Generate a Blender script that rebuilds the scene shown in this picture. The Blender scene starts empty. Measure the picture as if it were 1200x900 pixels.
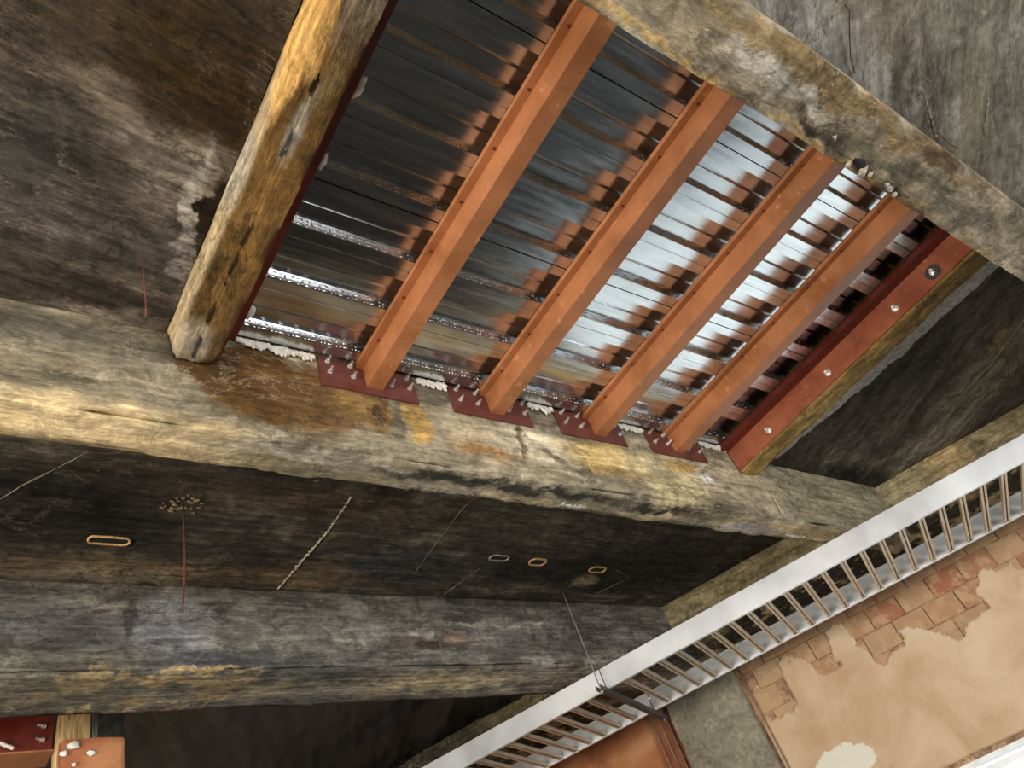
import bpy, bmesh, math, random
from mathutils import Vector, Matrix, noise
random.seed(7)
C = bpy.context.scene.collection
SC = bpy.context.scene
S = 3.0; EYE = 2.4
# ---------------------------------------------------------------- camera
R = ((0.79858579, 0.19183011, 0.57049273), (-0.52265428, 0.69107777, 0.49924344), (-0.29848492, -0.69685918, 0.65214571))
cam = bpy.data.cameras.new('camera'); co = bpy.data.objects.new('camera', cam); C.objects.link(co)
cam.sensor_width = 36; cam.lens = 913.3756 / 1200 * 36; cam.clip_start = .02
co.matrix_world = Matrix(((R[0][0], -R[0][1], -R[0][2], 0), (R[1][0], -R[1][1], -R[1][2], 0), (R[2][0], -R[2][1], -R[2][2], EYE), (0, 0, 0, 1)))
SC.camera = co
# ---------------------------------------------------------------- light
w = bpy.data.worlds.new('world'); SC.world = w; w.use_nodes = True
bg = w.node_tree.nodes['Background']; bg.inputs[0].default_value = (.80, .90, 1.0, 1); bg.inputs[1].default_value = 2.7
def area(name, loc, target, sx, sy, power, col):
    l = bpy.data.lights.new(name, 'AREA'); l.shape = 'RECTANGLE'; l.size = sx; l.size_y = sy; l.energy = power; l.color = col
    o = bpy.data.objects.new(name, l); C.objects.link(o); o.location = loc
    o.rotation_euler = (Vector(target) - Vector(loc)).to_track_quat('-Z', 'Y').to_euler(); return o
area('daylight_left_opening', (-3.35, 1.2, EYE + .55), (1.2, 1.2, EYE + 2.2), 4.2, 2.2, 330, (1, .89, .74))
area('daylight_rear_opening', (1.5, -6.2, EYE + .2), (1.5, 0, EYE + 1.6), 6, 2.4, 520, (.98, .98, 1))
SC.view_settings.view_transform = 'Standard'; SC.view_settings.look = 'None'; SC.view_settings.gamma = 1
SC.view_settings.use_curve_mapping = False
SC.view_settings.exposure = 0.45

# ---------------------------------------------------------------- helpers
def V(a, b, z): return Vector((a * S, b * S, EYE + z * S))
NV = Vector((.901, .433, 0)).normalized(); LV = Vector((.433, -.901, 0)).normalized()
def VL(l, n, z): p = LV * l + NV * n; return V(p.x, p.y, z)
def hx(h):
    h = h.lstrip('#'); r = []
    for i in (0, 2, 4):
        c = int(h[i:i + 2], 16) / 255; r.append(c / 12.92 if c <= .04045 else ((c + .055) / 1.055) ** 2.4)
    return (r[0], r[1], r[2], 1)
def tag(o, label=None, cat=None, group=None, kind=None):
    if label: o['label'] = label
    if cat: o['category'] = cat
    if group: o['group'] = group
    if kind: o['kind'] = kind
    return o
def empty(name, loc=(0, 0, 0)):
    o = bpy.data.objects.new(name, None); C.objects.link(o); o.location = loc; o.empty_display_size = .1; return o
def obj(name, bm, mat, parent=None, smooth=False, world=True):
    """link bm as one mesh; its vertices are in world space unless world=False (then in the parent's space)"""
    bmesh.ops.recalc_face_normals(bm, faces=bm.faces[:])
    me = bpy.data.meshes.new(name); 
    if smooth:
        for f in bm.faces: f.smooth = True
    bm.to_mesh(me); bm.free(); me.materials.append(mat)
    o = bpy.data.objects.new(name, me); C.objects.link(o)
    if parent is not None:
        o.parent = parent
        if world: o.matrix_parent_inverse = Matrix.Translation(-Vector(root_loc(parent)))
    return o
def root_loc(o):
    l = Vector((0, 0, 0))
    while o is not None:
        l += o.location; l += o.matrix_parent_inverse.translation; o = o.parent
    return l
def box(bm, lo, hi, fr=None):
    vs = []
    for k in range(8):
        p = Vector((hi[0] if k & 1 else lo[0], hi[1] if k & 2 else lo[1], hi[2] if k & 4 else lo[2]))
        vs.append(bm.verts.new(fr(*p) if fr else p))
    for f in ((0, 2, 3, 1), (4, 5, 7, 6), (0, 1, 5, 4), (2, 6, 7, 3), (0, 4, 6, 2), (1, 3, 7, 5)): bm.faces.new([vs[i] for i in f])
    return vs
def tube(bm, pts, r, n=8, caps=True):
    rings = []
    for i, p in enumerate(pts):
        d = (pts[min(i + 1, len(pts) - 1)] - pts[max(i - 1, 0)]).normalized()
        u = d.orthogonal().normalized() if not rings else (uprev - d * uprev.dot(d)).normalized()
        uprev = u; v = d.cross(u); rr = r[i] if isinstance(r, (list, tuple)) else r
        rings.append([bm.verts.new(p + (u * math.cos(2 * math.pi * k / n) + v * math.sin(2 * math.pi * k / n)) * rr) for k in range(n)])
    for q, s in zip(rings, rings[1:]):
        for k in range(n): bm.faces.new((q[k], q[(k + 1) % n], s[(k + 1) % n], s[k]))
    if caps: bm.faces.new(rings[0][::-1]); bm.faces.new(rings[-1])
def blob(bm, c, r, sub=2, amp=.35, seed=0, sq=(1, 1, 1)):
    g = bmesh.ops.create_icosphere(bm, subdivisions=sub, radius=1)
    for v in g['verts']:
        k = 1 + amp * noise.noise(v.co * 1.7 + Vector((seed, seed * 2.3, 0)))
        v.co = Vector((v.co.x * sq[0], v.co.y * sq[1], v.co.z * sq[2])) * r * k + Vector(c)
def fbm(p, o=4): return noise.fractal(p, 1.0, 2.0, o)
def rbox(lo, hi, seg, fr, amp=.004, chip=.014, seed=0, extra=None):
    """closed box of grids in frame coordinates (metres = units*S), roughened surface and chipped edges"""
    bm = bmesh.new(); n = [max(1, int(round((hi[i] - lo[i]) * S / seg[i]))) for i in range(3)]
    vd = {}
    ctr = [(hi[i] + lo[i]) / 2 for i in range(3)]
    def vert(i, j, k):
        key = (i, j, k)
        if key in vd: return vd[key]
        idx = (i, j, k); q = [lo[m] + (hi[m] - lo[m]) * idx[m] / n[m] for m in range(3)]
        nn = [(-1 if idx[m] == 0 else 1 if idx[m] == n[m] else 0) for m in range(3)]
        cnt = sum(abs(x) for x in nn)
        p = Vector(q) * S + Vector((seed * 7.1, seed * 3.3, 0))
        st = Vector((p.x * 2, p.y * 6, p.z * 6))
        d = amp * (fbm(p * 3) + .6 * fbm(st)) - amp * .6
        if cnt >= 2:
            c_ = fbm(p * 4, 5); d -= chip * max(0, c_ + .12) * 1.6 + chip * .15
        if extra: d += extra(q, nn)
        dd = d / S
        # keep ends shut
        out = [q[m] + nn[m] * dd for m in range(3)]
        v = bm.verts.new(fr(*out)); vd[key] = v; return v
    for ax in range(3):
        u, w_ = (ax + 1) % 3, (ax + 2) % 3
        for side in (0, n[ax]):
            for i in range(n[u]):
                for j in range(n[w_]):
                    def K(a_, b_):
                        t = [0, 0, 0]; t[ax] = side; t[u] = a_; t[w_] = b_; return vert(*t)
                    bm.faces.new((K(i, j), K(i + 1, j), K(i + 1, j + 1), K(i, j + 1))).material_index = ax * 2 + (1 if side else 0)
    for e in bm.edges:   # keep the arrises crisp
        if len(e.link_faces) == 2 and e.link_faces[0].material_index != e.link_faces[1].material_index: e.smooth = False
    for f in bm.faces: f.material_index = 0
    return bm

# ---------------------------------------------------------------- materials
class NT:
    def __init__(s, name):
        s.m = bpy.data.materials.new(name); s.m.use_nodes = True; s.t = s.m.node_tree; s.n = s.t.nodes
        s.b = s.n['Principled BSDF']
    def lk(s, a, b): s.t.links.new(a, b)
    def node(s, ty, **k):
        x = s.n.new(ty)
        for q, v in k.items(): setattr(x, q, v)
        return x
    def noise(s, vec, scale, detail=6, rough=.6, dist=0):
        x = s.node('ShaderNodeTexNoise'); x.inputs['Scale'].default_value = scale; x.inputs['Detail'].default_value = detail
        x.inputs['Roughness'].default_value = rough; x.inputs['Distortion'].default_value = dist
        s.lk(vec, x.inputs['Vector']); return x
    def mapr(s, val, a, b, c=0, d=1):
        x = s.node('ShaderNodeMapRange', interpolation_type='SMOOTHSTEP'); s.lk(val, x.inputs[0])
        for i, v in zip((1, 2, 3, 4), (a, b, c, d)): x.inputs[i].default_value = v
        return x.outputs[0]
    def math(s, op, a, b=None):
        x = s.node('ShaderNodeMath', operation=op)
        for i, v in enumerate((a, b)):
            if v is None: continue
            if isinstance(v, (int, float)): x.inputs[i].default_value = v
            else: s.lk(v, x.inputs[i])
        return x.outputs[0]
    def mix(s, f, a, b, mode='MIX'):
        x = s.node('ShaderNodeMix', data_type='RGBA', blend_type=mode)
        for sock, v in ((x.inputs[0], f), (x.inputs[6], a), (x.inputs[7], b)):
            if isinstance(v, (int, float)): sock.default_value = v
            elif isinstance(v, tuple): sock.default_value = v
            else: s.lk(v, sock)
        return x.outputs[2]
    def ramp(s, val, stops):
        x = s.node('ShaderNodeValToRGB'); s.lk(val, x.inputs[0]); e = x.color_ramp.elements
        while len(e) < len(stops): e.new(.5)
        for k, (p, c) in zip(e, stops): k.position = p; k.color = c
        return x.outputs[0]
    def mapping(s, vec, loc=(0, 0, 0), rot=(0, 0, 0), sc=(1, 1, 1), ty='POINT'):
        x = s.node('ShaderNodeMapping', vector_type=ty); s.lk(vec, x.inputs[0])
        x.inputs[1].default_value = loc; x.inputs[2].default_value = rot; x.inputs[3].default_value = sc; return x.outputs[0]

def unitpos(t):
    """position in scene units (a, b, z)"""
    g = t.node('ShaderNodeNewGeometry')
    return t.mapping(g.outputs['Position'], loc=(0, 0, EYE), sc=(S, S, S), ty='TEXTURE')

def concrete(name, dark, mid, light, ang=0., stretch=7, bias=0., stains_and_shade=(), frame=0., rough=.85, bump=.5, contrast=1., base_scale=2.6, warp=.11, grit=1.):
    """board-marked concrete. stains_and_shade: (centre(a,b,z), radii, angle_deg, colour, strength, softness)"""
    t = NT(name); P = unitpos(t)
    wn = t.noise(P, 11, 5, .65)
    off = t.node('ShaderNodeVectorMath', operation='MULTIPLY_ADD'); t.lk(wn.outputs['Color'], off.inputs[0])
    off.inputs[1].default_value = (warp,) * 3; off.inputs[2].default_value = (-warp / 2,) * 3
    add = t.node('ShaderNodeVectorMath', operation='ADD'); t.lk(P, add.inputs[0]); t.lk(off.outputs[0], add.inputs[1])
    PW = add.outputs[0]
    st = t.mapping(P, rot=(0, 0, ang), sc=(1, 1 / stretch, 1 / stretch), ty='TEXTURE')
    st2 = t.mapping(P, rot=(0, 0, ang), sc=(1, 1 / (stretch * 2.4), 1 / (stretch * 2.4)), ty='TEXTURE')
    n1 = t.noise(st, base_scale, 8, .62, .6); n2 = t.noise(st2, base_scale * 1.6, 7, .65, .3)
    n3 = t.noise(P, 9, 8, .7, .4); n4 = t.noise(P, 70, 5, .7)
    s_ = t.math('ADD', t.math('MULTIPLY', n1.outputs[0], .42), t.math('MULTIPLY', n2.outputs[0], .18))
    s_ = t.math('ADD', s_, t.math('MULTIPLY', n3.outputs[0], .40))
    k = .13 / contrast
    v = t.math('ADD', s_, bias)
    col = t.ramp(v, [(.5 - k, dark), (.5 - k * .25, tuple((a * .45 + b * .55) for a, b in zip(dark, mid))), (.5 + k * .25, mid), (.5 + k, light)])
    for (c, r, a_, cc, stg, soft) in stains_and_shade:
        L = t.node('ShaderNodeVectorMath', operation='LENGTH')
        t.lk(t.mapping(PW, loc=c, rot=(0, 0, math.radians(a_)) if not isinstance(a_, tuple) else tuple(math.radians(q) for q in a_), sc=r, ty='TEXTURE'), L.inputs[0])
        m = t.mapr(L.outputs['Value'], 1 + soft, 1 - soft, 0, stg)
        if stg < .95: m = t.math('MULTIPLY', m, t.mapr(n3.outputs[0], .3, .6, .35, 1.15))
        det = t.mix(t.mapr(n2.outputs[0], .35, .68), tuple(x * .72 for x in cc[:3]) + (1,), tuple(min(1, x * 1.2) for x in cc[:3]) + (1,))
        col = t.mix(m, col, det)
    # crumbs: small pale scabs and dark pits
    sp = t.noise(t.mapping(P, rot=(0, 0, ang), sc=(1, .45, .45), ty='TEXTURE'), 34, 6, .72)
    col = t.mix(t.mapr(sp.outputs[0], .66, .72, 0, .55), col, tuple(min(1, x * 1.5 + .03) for x in light[:3]) + (1,))
    col = t.mix(t.mapr(sp.outputs[0], .36, .30, 0, .6), col, tuple(x * .5 for x in dark[:3]) + (1,))
    ridge = lambda nz, w_: t.mapr(t.math('ABSOLUTE', t.math('SUBTRACT', nz.outputs[0], .5)), w_, w_ * .25)
    q1 = t.noise(t.mapping(P, rot=(0, 0, ang), sc=(1, 1 / max(1.6, stretch * .55), 1 / max(1.6, stretch * .55)), ty='TEXTURE'), 3.4, 9, .62, .4)
    q2 = t.noise(t.mapping(P, loc=(3, 1, 2), rot=(0, 0, ang), sc=(1, .5, .5), ty='TEXTURE'), 6.5, 10, .66, .6)
    q3 = t.noise(t.mapping(P, loc=(7, 4, 1), ty='TEXTURE'), 4, 3, .5)
    col = t.mix(t.math('MULTIPLY', ridge(q1, .013), t.mapr(q3.outputs[0], .42, .56, 0, .5)), col, tuple(x * .35 for x in dark[:3]) + (1,))
    col = t.mix(t.math('MULTIPLY', ridge(q2, .012), t.mapr(q3.outputs[0], .54, .44, 0, .2)), col, tuple(min(1, x * 1.25 + .01) for x in light[:3]) + (1,))
    n5 = t.noise(t.mapping(P, rot=(0, 0, ang), sc=(1, 1 / max(1.5, stretch * .4), 1 / max(1.5, stretch * .4)), ty='TEXTURE'), 16, 9, .78, 1.2)
    n6 = t.noise(t.mapping(P, rot=(0, 0, ang), sc=(1, 1 / (stretch * 2.6), 1 / (stretch * 2.6)), ty='TEXTURE'), 7, 8, .75)
    g = t.math('MULTIPLY', t.mapr(n4.outputs[0], .25, .75, .75, 1.25), t.math('MULTIPLY', t.mapr(n5.outputs[0], .34, .64, 1 - .42 * grit, 1 + .42 * grit), t.mapr(n6.outputs[0], .36, .64, 1 - .28 * grit, 1 + .28 * grit)))
    mm = t.node('ShaderNodeVectorMath', operation='SCALE'); t.lk(col, mm.inputs[0]); t.lk(g, mm.inputs[3])
    t.lk(mm.outputs[0], t.b.inputs['Base Color'])
    t.b.inputs['Roughness'].default_value = rough; t.b.inputs['Specular IOR Level'].default_value = .15
    h = t.math('ADD', t.math('ADD', t.math('MULTIPLY', n5.outputs[0], 1.0), t.math('MULTIPLY', n2.outputs[0], .8)), t.math('ADD', t.math('MULTIPLY', n4.outputs[0], .25), t.math('MULTIPLY', sp.outputs[0], .8)))
    bp = t.node('ShaderNodeBump'); bp.inputs['Strength'].default_value = bump; bp.inputs['Distance'].default_value = .03
    t.lk(h, bp.inputs['Height']); t.lk(bp.outputs[0], t.b.inputs['Normal'])
    return t.m

def simple(name, c1, c2, rough=.5, metal=0., scale=12, bump=.1, stretch=None, spec=.5, rvar=.12, obj_space=True, c3=None):
    t = NT(name); tc = t.node('ShaderNodeTexCoord'); P = tc.outputs['Object']
    if stretch: P2 = t.mapping(P, sc=stretch)
    else: P2 = P
    n = t.noise(P2, scale, 7, .65, .2); n2 = t.noise(P, scale * 6, 4, .6)
    col = t.mix(t.mapr(n.outputs[0], .3, .7), c1, c2)
    if c3: col = t.mix(t.mapr(n2.outputs[0], .62, .7, 0, .8), col, c3)
    t.lk(col, t.b.inputs['Base Color'])
    t.b.inputs['Metallic'].default_value = metal; t.b.inputs['Specular IOR Level'].default_value = spec
    t.lk(t.mapr(n.outputs[0], .2, .8, max(0, rough - rvar), rough + rvar), t.b.inputs['Roughness'])
    bp = t.node('ShaderNodeBump'); bp.inputs['Strength'].default_value = bump; bp.inputs['Distance'].default_value = .004
    t.lk(n2.outputs[0], bp.inputs['Height']); t.lk(bp.outputs[0], t.b.inputs['Normal']); return t.m

M_primer = simple('red_oxide_primer', hx('#86532f'), hx('#ac7048'), .45, 0, 2.2, .15, (1, 1.2, 1), .5, .12, c3=hx('#b98358'))
M_primer_red = simple('worn_red_primer', hx('#7c3f2c'), hx('#99583a'), .5, 0, 5, .3, None, .4, .1, c3=hx('#a9846a'))
M_primer_dark_shade = simple('dark_red_and_shade_primer', hx('#5a1d14'), hx('#6d2a1c'), .5, 0, 6, .15)
M_plate = simple('plate_primer', hx('#55281f'), hx('#66362b'), .5, 0, 9, .15)
M_zinc = simple('zinc_bolt', hx('#d6d6d2'), hx('#f2f2ee'), .38, .85, 40, .05)
M_rust = simple('rusty_steel', hx('#3a2118'), hx('#6b3a26'), .8, .2, 60, .5)
M_rod = simple('galvanised_rod', hx('#8a887f'), hx('#aaa79d'), .45, .7, 60, .1)
M_alu = simple('tray_aluminium', hx('#d4d7da'), hx('#e6e9ea'), .5, .75, 1.5, .03)
M_rung = simple('tray_rung', hx('#c2b29c'), hx('#d6c8b2'), .45, .6, 9, .05)
M_strut = simple('dark_strut', hx('#3d3d3b'), hx('#565552'), .5, .6, 20, .1)
M_foam = simple('mortar_foam', hx('#cfc6b4'), hx('#f0ebdf'), .85, 0, 60, .6)
M_tarp = simple('black_sheeting', hx('#0a0b0c'), hx('#24282a'), .42, 0, 3.2, .1, (1.6, .35, 1), .5)  # grey streaks put the light on the folds into the colour
M_post = simple('timber_post', hx('#8a6030'), hx('#e2c48c'), .7, 0, 7, .3, (9, 9, .6))
M_slot = simple('slot_rim', hx('#a0743c'), hx('#d2b077'), .8, 0, 60, .4)
M_black = simple('hole_shade', hx('#060504'), hx('#0c0a08'), .9)
M_frame = simple('white_window_frame', hx('#dfe3e0'), hx('#f2f4f2'), .4, 0, 8, .05)
M_out = simple('outside_ground', hx('#b9b9b2'), hx('#d2d2cc'), .9, 0, .5, .1)
M_conduit = simple('conduit_paint', hx('#8d6a5a'), hx('#a98877'), .5, .1, 20, .1)
def deck_mat():
    t = NT('galvanised_deck'); g = t.node('ShaderNodeNewGeometry'); P = g.outputs['Position']
    sp = t.noise(t.mapping(P, sc=(.6, 6, 1)), 5, 6, .6); vo = t.node('ShaderNodeTexVoronoi'); vo.inputs['Scale'].default_value = 70; t.lk(P, vo.inputs['Vector'])
    col = t.mix(t.mapr(sp.outputs[0], .3, .7), hx('#bcbfc0'), hx('#dadddd'))
    t.lk(col, t.b.inputs['Base Color']); t.b.inputs['Metallic'].default_value = 1
    r = t.math('ADD', t.mapr(sp.outputs[0], .3, .7, .14, .21), t.math('MULTIPLY', vo.outputs['Distance'], .05)); t.lk(r, t.b.inputs['Roughness'])
    n = t.noise(t.mapping(P, sc=(1, 3, 1)), 6, 3, .5); bp = t.node('ShaderNodeBump'); bp.inputs['Strength'].default_value = .05; bp.inputs['Distance'].default_value = .01
    t.lk(n.outputs[0], bp.inputs['Height']); t.lk(bp.outputs[0], t.b.inputs['Normal']); return t.m
M_deck = deck_mat()

F = 50.  # 'infinite' radius
# colours
soot = hx('#17150f'); 
CM = {}
CM['left'] = concrete('soffit_left_concrete', hx('#231f1a'), hx('#4a4239'), hx('#85796a'), .12, 5, -.01, [
    ((.19, .42, .97), (.09, .11, F), -60, hx('#33240f'), .85, .35),
    ((.10, .36, .97), (.12, .12, F), 0, hx('#33270f'), .6, .6),
    ((.06, .47, .97), (.05, .025, F), 10, hx('#7d705f'), .8, .5),
    ((.17, .53, .97), (.09, .045, F), 8, hx('#8b8072'), .55, .5),
    ((.02, .56, .97), (.05, .09, F), 0, hx('#262727'), .7, .6),
    ((.235, .60, .97), (.014, .085, F), -3, hx('#20170a'), 1, .25),
    ((.214, .60, .97), (.008, .10, F), -8, hx('#a29c92'), .7, .5),
    ((.10, .66, .97), (.15, .05, F), 0, hx('#4a4543'), .5, .6),
    ((.10, .775, .97), (.16, .03, F), 0, hx('#2c2620'), .8, .5),
    ((.16, .80, .97), (.10, .02, F), 0, hx('#7a6f61'), .7, .5)], bump=.5)
CM['near'] = concrete('soffit_near_concrete', hx('#48443a'), hx('#757062'), hx('#9a9384'), .553, 5, .0, grit=.65, stains_and_shade=[
    ((.95, -.02, .97), (.28, .035, F), 0, hx('#8d8b86'), .7, .5),
    ((1.12, -.04, .97), (.12, .012, F), 28, hx('#4d4636'), .8, .5),
    ((1.35, -.06, .97), (.22, .03, F), 28, hx('#726c58'), .6, .6),
    ((1.0, -.12, .97), (.1, .05, F), 28, hx('#8f8270'), .5, .6)], bump=.35)
CM['mid'] = concrete('soffit_mid_concrete', hx('#1c1b18'), hx('#464138'), hx('#7d7464'), 0, 5, -.01, [
    ((.45, 1.42, .97), (.5, .035, F), 0, hx('#6e5c41'), .6, .5),
    ((.30, 1.45, .97), (.14, .025, F), 0, hx('#756a56'), .7, .4),
    ((.72, 1.40, .97), (.09, .05, F), 0, hx('#6f6048'), .7, .4),
    ((.62, 1.15, .97), (.4, .05, F), 2, hx('#4e4030'), .6, .6),
    ((.92, 1.35, .97), (.14, .07, F), 0, hx('#34383a'), .7, .5),
    ((.15, 1.25, .97), (.2, .09, F), 0, hx('#11110e'), .9, .5),
    ((1.6, 1.30, .97), (.35, .12, F), 0, hx('#23231f'), .8, .6),
    ((1.25, 1.15, .97), (.3, .1, F), 0, hx('#504a3c'), .6, .6),
    ((1.52, 1.37, .97), (.045, .022, F), -20, hx('#857a5c'), .8, .4)], bump=.6)
CM['right'] = concrete('soffit_right_concrete', hx('#2b2822'), hx('#544e43'), hx('#7d7568'), 1.2, 2.5, -.01, [
    ((2.28, .62, .97), (.10, .5, F), -25.6, hx('#7a7261'), .75, .5),
    ((2.1, .8, .97), (.3, .05, F), 0, hx('#1c1b17'), .9, .5),
    ((2.05, .27, .97), (.06, .02, F), 30, hx('#8a734c'), .7, .4),
    ((1.8, .5, .97), (.15, .3, F), 0, hx('#332f27'), .7, .5)], bump=.4)
CM['beam0'] = concrete('upper_beam_concrete', hx('#5d5442'), hx('#9c8e76'), hx('#c4b69c'), 0, 2.2, .015, [
    ((.80, .02, .79), (.42, .016, F), -1, hx('#8a7450'), .95, .35),
    ((.56, .055, .79), (.12, .03, F), 0, hx('#7c6f58'), .7, .6),
    ((.74, .05, .79), (.10, .014, F), 0, hx('#b9b2a4'), .8, .5),
    ((.98, .06, .79), (.2, .012, F), -3, hx('#57503f'), .85, .5),
    ((.86, .075, .79), (.08, .010, F), 0, hx('#3e3322'), .85, .5),
    ((1.1, .02, .79), (.08, .012, F), 0, hx('#6a543a'), .8, .5),
    ((1.25, .05, .79), (.14, .02, F), 0, hx('#5f594a'), .7, .5),
    ((.75, .095, .79), (.6, .006, F), 0, hx('#bf9f62'), .75, .5)], bump=.9)
CM['rib_left'] = concrete('left_rib_concrete', hx('#35280f'), hx('#5a4322'), hx('#6d5630'), 1.57, 4, .0, warp=.025, grit=.7, stains_and_shade=[
    ((.236, .45, .958), (.02, .6, .031), 0, hx('#8d7c5e'), .9, .25),
    ((.28, .50, .91), (.03, .30, F), 0, hx('#71532a'), .7, .7),
    ((.285, .22, .91), (.035, .06, F), 0, hx('#7c7261'), .85, .5),
    ((.275, .39, .91), (.010, .05, F), 0, hx('#968f80'), .8, .5),
    ((.285, .33, .91), (.012, .035, F), 0, hx('#8f7a52'), .6, .5),
    ((.262, .78, .91), (.028, .055, F), 0, hx('#988a74'), 1, .3),
    ((.243, .30, .93), (.010, .10, .06), 0, hx('#c39a5c'), 1, .3),
    ((.255, .26, .91), (.010, .075, .06), -5, hx('#c39a5c'), 1, .25),
    ((.240, .62, .962), (.012, .22, .034), 0, hx('#b39f7c'), 1, .4),
    ((.24, .50, .962), (.012, .06, .034), 0, hx('#9c9484'), .8, .4)], bump=.7)
CM['beam1'] = concrete('middle_beam_concrete', hx('#4a4436'), hx('#8f846c'), hx('#c7b797'), 0, 4, .0, grit=.8, stains_and_shade=[
    # face
    ((.05, .807, .93), (.24, F, .035), 0, hx('#5f584b'), .9, .5),
    ((.10, .807, .87), (.22, F, .025), 0, hx('#857963'), .85, .5),
    ((.10, .807, .785), (.26, F, .03), 0, hx('#c0aa80'), 1, .5),
    ((.38, .807, .905), (.115, F, .085), 0, hx('#5c4122'), 1, .15),
    ((.30, .807, .93), (.05, F, .045), 0, hx('#49331b'), .9, .3),
    ((.47, .807, .90), (.08, F, .08), 0, hx('#6d5030'), .95, .3),
    ((.55, .807, .89), (.06, F, .05), (0, 12, 0), hx('#83663c'), .95, .3),
    ((.655, .807, .895), (.035, F, .05), 0, hx('#b29054'), 1, .15),
    ((.575, .807, .90), (.008, F, .05), (0, 15, 0), hx('#3c2c17'), .9, .4),
    ((.60, .807, .875), (.014, F, .04), (0, 12, 0), hx('#6e6550'), .9, .4),
    ((.76, .807, .89), (.06, F, .06), 0, hx('#b3a283'), .9, .4),
    ((.80, .807, .845), (.09, F, .022), 0, hx('#a07a48'), .85, .4),
    ((.92, .807, .88), (.10, F, .05), 0, hx('#cdbf9f'), .9, .4),
    ((.885, .807, .88), (.008, F, .05), (0, 14, 0), hx('#57452a'), .9, .4),
    ((.96, .807, .86), (.04, F, .012), (0, 30, 0), hx('#5f5443'), .8, .4),
    ((1.10, .807, .89), (.11, F, .04), 0, hx('#c6aa70'), .95, .4),
    ((1.15, .807, .855), (.10, F, .02), 0, hx('#a88654'), .8, .4),
    ((1.28, .807, .86), (.12, F, .07), 0, hx('#c9b588'), .9, .5),
    ((1.405, .807, .885), (.022, F, .018), 0, hx('#e9e3da'), 1, .2),
    ((1.345, .807, .90), (.05, F, .018), 0, hx('#c09a5c'), .9, .3),
    ((1.55, .807, .87), (.12, F, .08), 0, hx('#a39277'), .85, .5),
    ((2.0, .807, .87), (.35, F, .1), 0, hx('#8d8468'), .85, .5),
    # underside
    ((.55, .84, .79), (.30, .02, .03), 2, hx('#b5aa97'), .8, .5),
    ((.62, .865, .79), (.3, .018, .03), 0, hx('#80765c'), .8, .5),
    ((.85, .835, .79), (.32, .014, .03), -1, hx('#2f2f29'), .95, .4),
    ((1.25, .84, .79), (.15, .012, .03), -1, hx('#34322c'), .9, .4),
    ((1.15, .872, .79), (.45, .008, .03), 0, hx('#b39f80'), .8, .4),
    ((1.75, .85, .79), (.3, .03, .03), 0, hx('#b29a72'), .7, .5),
    ((1.55, .855, .79), (.10, .014, .03), 0, hx('#8a8690'), .7, .5)], bump=.7)
CM['beam2'] = concrete('rear_beam_concrete', hx('#373530'), hx('#69645c'), hx('#958e80'), 0, 5, .0, [
    ((.16, 1.472, .87), (.22, F, .05), 0, hx('#454546'), .8, .5),
    ((.20, 1.472, .81), (.25, F, .03), 0, hx('#605d4d'), .7, .5),
    ((.44, 1.472, .88), (.07, F, .07), 0, hx('#767577'), .85, .4),
    ((.365, 1.472, .90), (.012, F, .05), 0, hx('#2b2a29'), .8, .4),
    ((.60, 1.472, .80), (.2, F, .025), 0, hx('#4b4b4b'), .8, .5),
    ((.75, 1.472, .91), (.3, F, .03), 0, hx('#77716a'), .7, .5),
    ((1.05, 1.472, .86), (.12, F, .02), 0, hx('#453a31'), .8, .4),
    ((1.13, 1.472, .86), (.03, F, .02), 0, hx('#8c7561'), .6, .5),
    ((1.45, 1.472, .84), (.3, F, .03), 0, hx('#544b45'), .7, .5),
    ((1.2, 1.472, .905), (.3, F, .006), 0, hx('#96917f'), .6, .5),
    ((.9, 1.56, .75), (2, .075, .045), 0, hx('#7f7762'), .95, .4),
    ((.42, 1.472, .782), (.2, F, .006), 0, hx('#a58d64'), .8, .4),
    ((.30, 1.56, .75), (.14, .05, .035), 0, hx('#94876a'), .8, .5),
    ((.58, 1.54, .75), (.14, .05, .035), 0, hx('#8a7a5c'), .8, .5),
    ((1.15, 1.55, .75), (.40, .07, .045), 0, hx('#bfae8b'), 1, .4),
    ((.82, 1.56, .75), (.13, .09, .04), 0, hx('#7b776b'), .8, .5),
    ((1.65, 1.55, .76), (.25, .07, .04), 0, hx('#97897a'), .8, .5)], bump=.7)
CM['rib_right'] = concrete('right_rib_concrete', hx('#4c3b1c'), hx('#786036'), hx('#96804f'), 1.57, 4, 0, [
    ((1.60, .78, .91), (.04, .07, F), 0, hx('#a6894e'), .8, .5)], bump=.4)
CM['edge'] = concrete('wall_beam_concrete', hx('#5c523c'), hx('#948867'), hx('#b8a681'), -1.123, 4, .0, [
    ((2.1, 1.0, .83), (3, 3, .012), 0, hx('#2e2b24'), 1, .3),  # dark band paints the shade under the beam into its colour
    ((1.3, 2.5, .9), (.42, .85, F), 0, hx('#35342c'), .95, .3),
    ((2.35, .62, .95), (.06, .06, F), -26, hx('#b59b6d'), .7, .4),
    ((1.9, 1.5, .9), (.15, .4, F), -26, hx('#7a7052'), .7, .5)], bump=.5)
CM['pilaster'] = concrete('pilaster_concrete', hx('#716b57'), hx('#8d8772'), hx('#a59e8b'), 0, .5, 0, [], bump=.3, grit=.4, contrast=.7)
CM['floor'] = concrete('floor_concrete', hx('#262524'), hx('#3b3a37'), hx('#4c4a46'), 0, 1.2, 0, [], bump=.2, base_scale=.8)
CM['wall'] = concrete('plain_wall_plaster', hx('#77695a'), hx('#a08c76'), hx('#bba78f'), 0, 1, 0, [], bump=.3)
CM['joint'] = concrete('block_mortar', hx('#86664c'), hx('#a4866a'), hx('#bf9f78'), 0, 1, 0, [], bump=.5)
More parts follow.
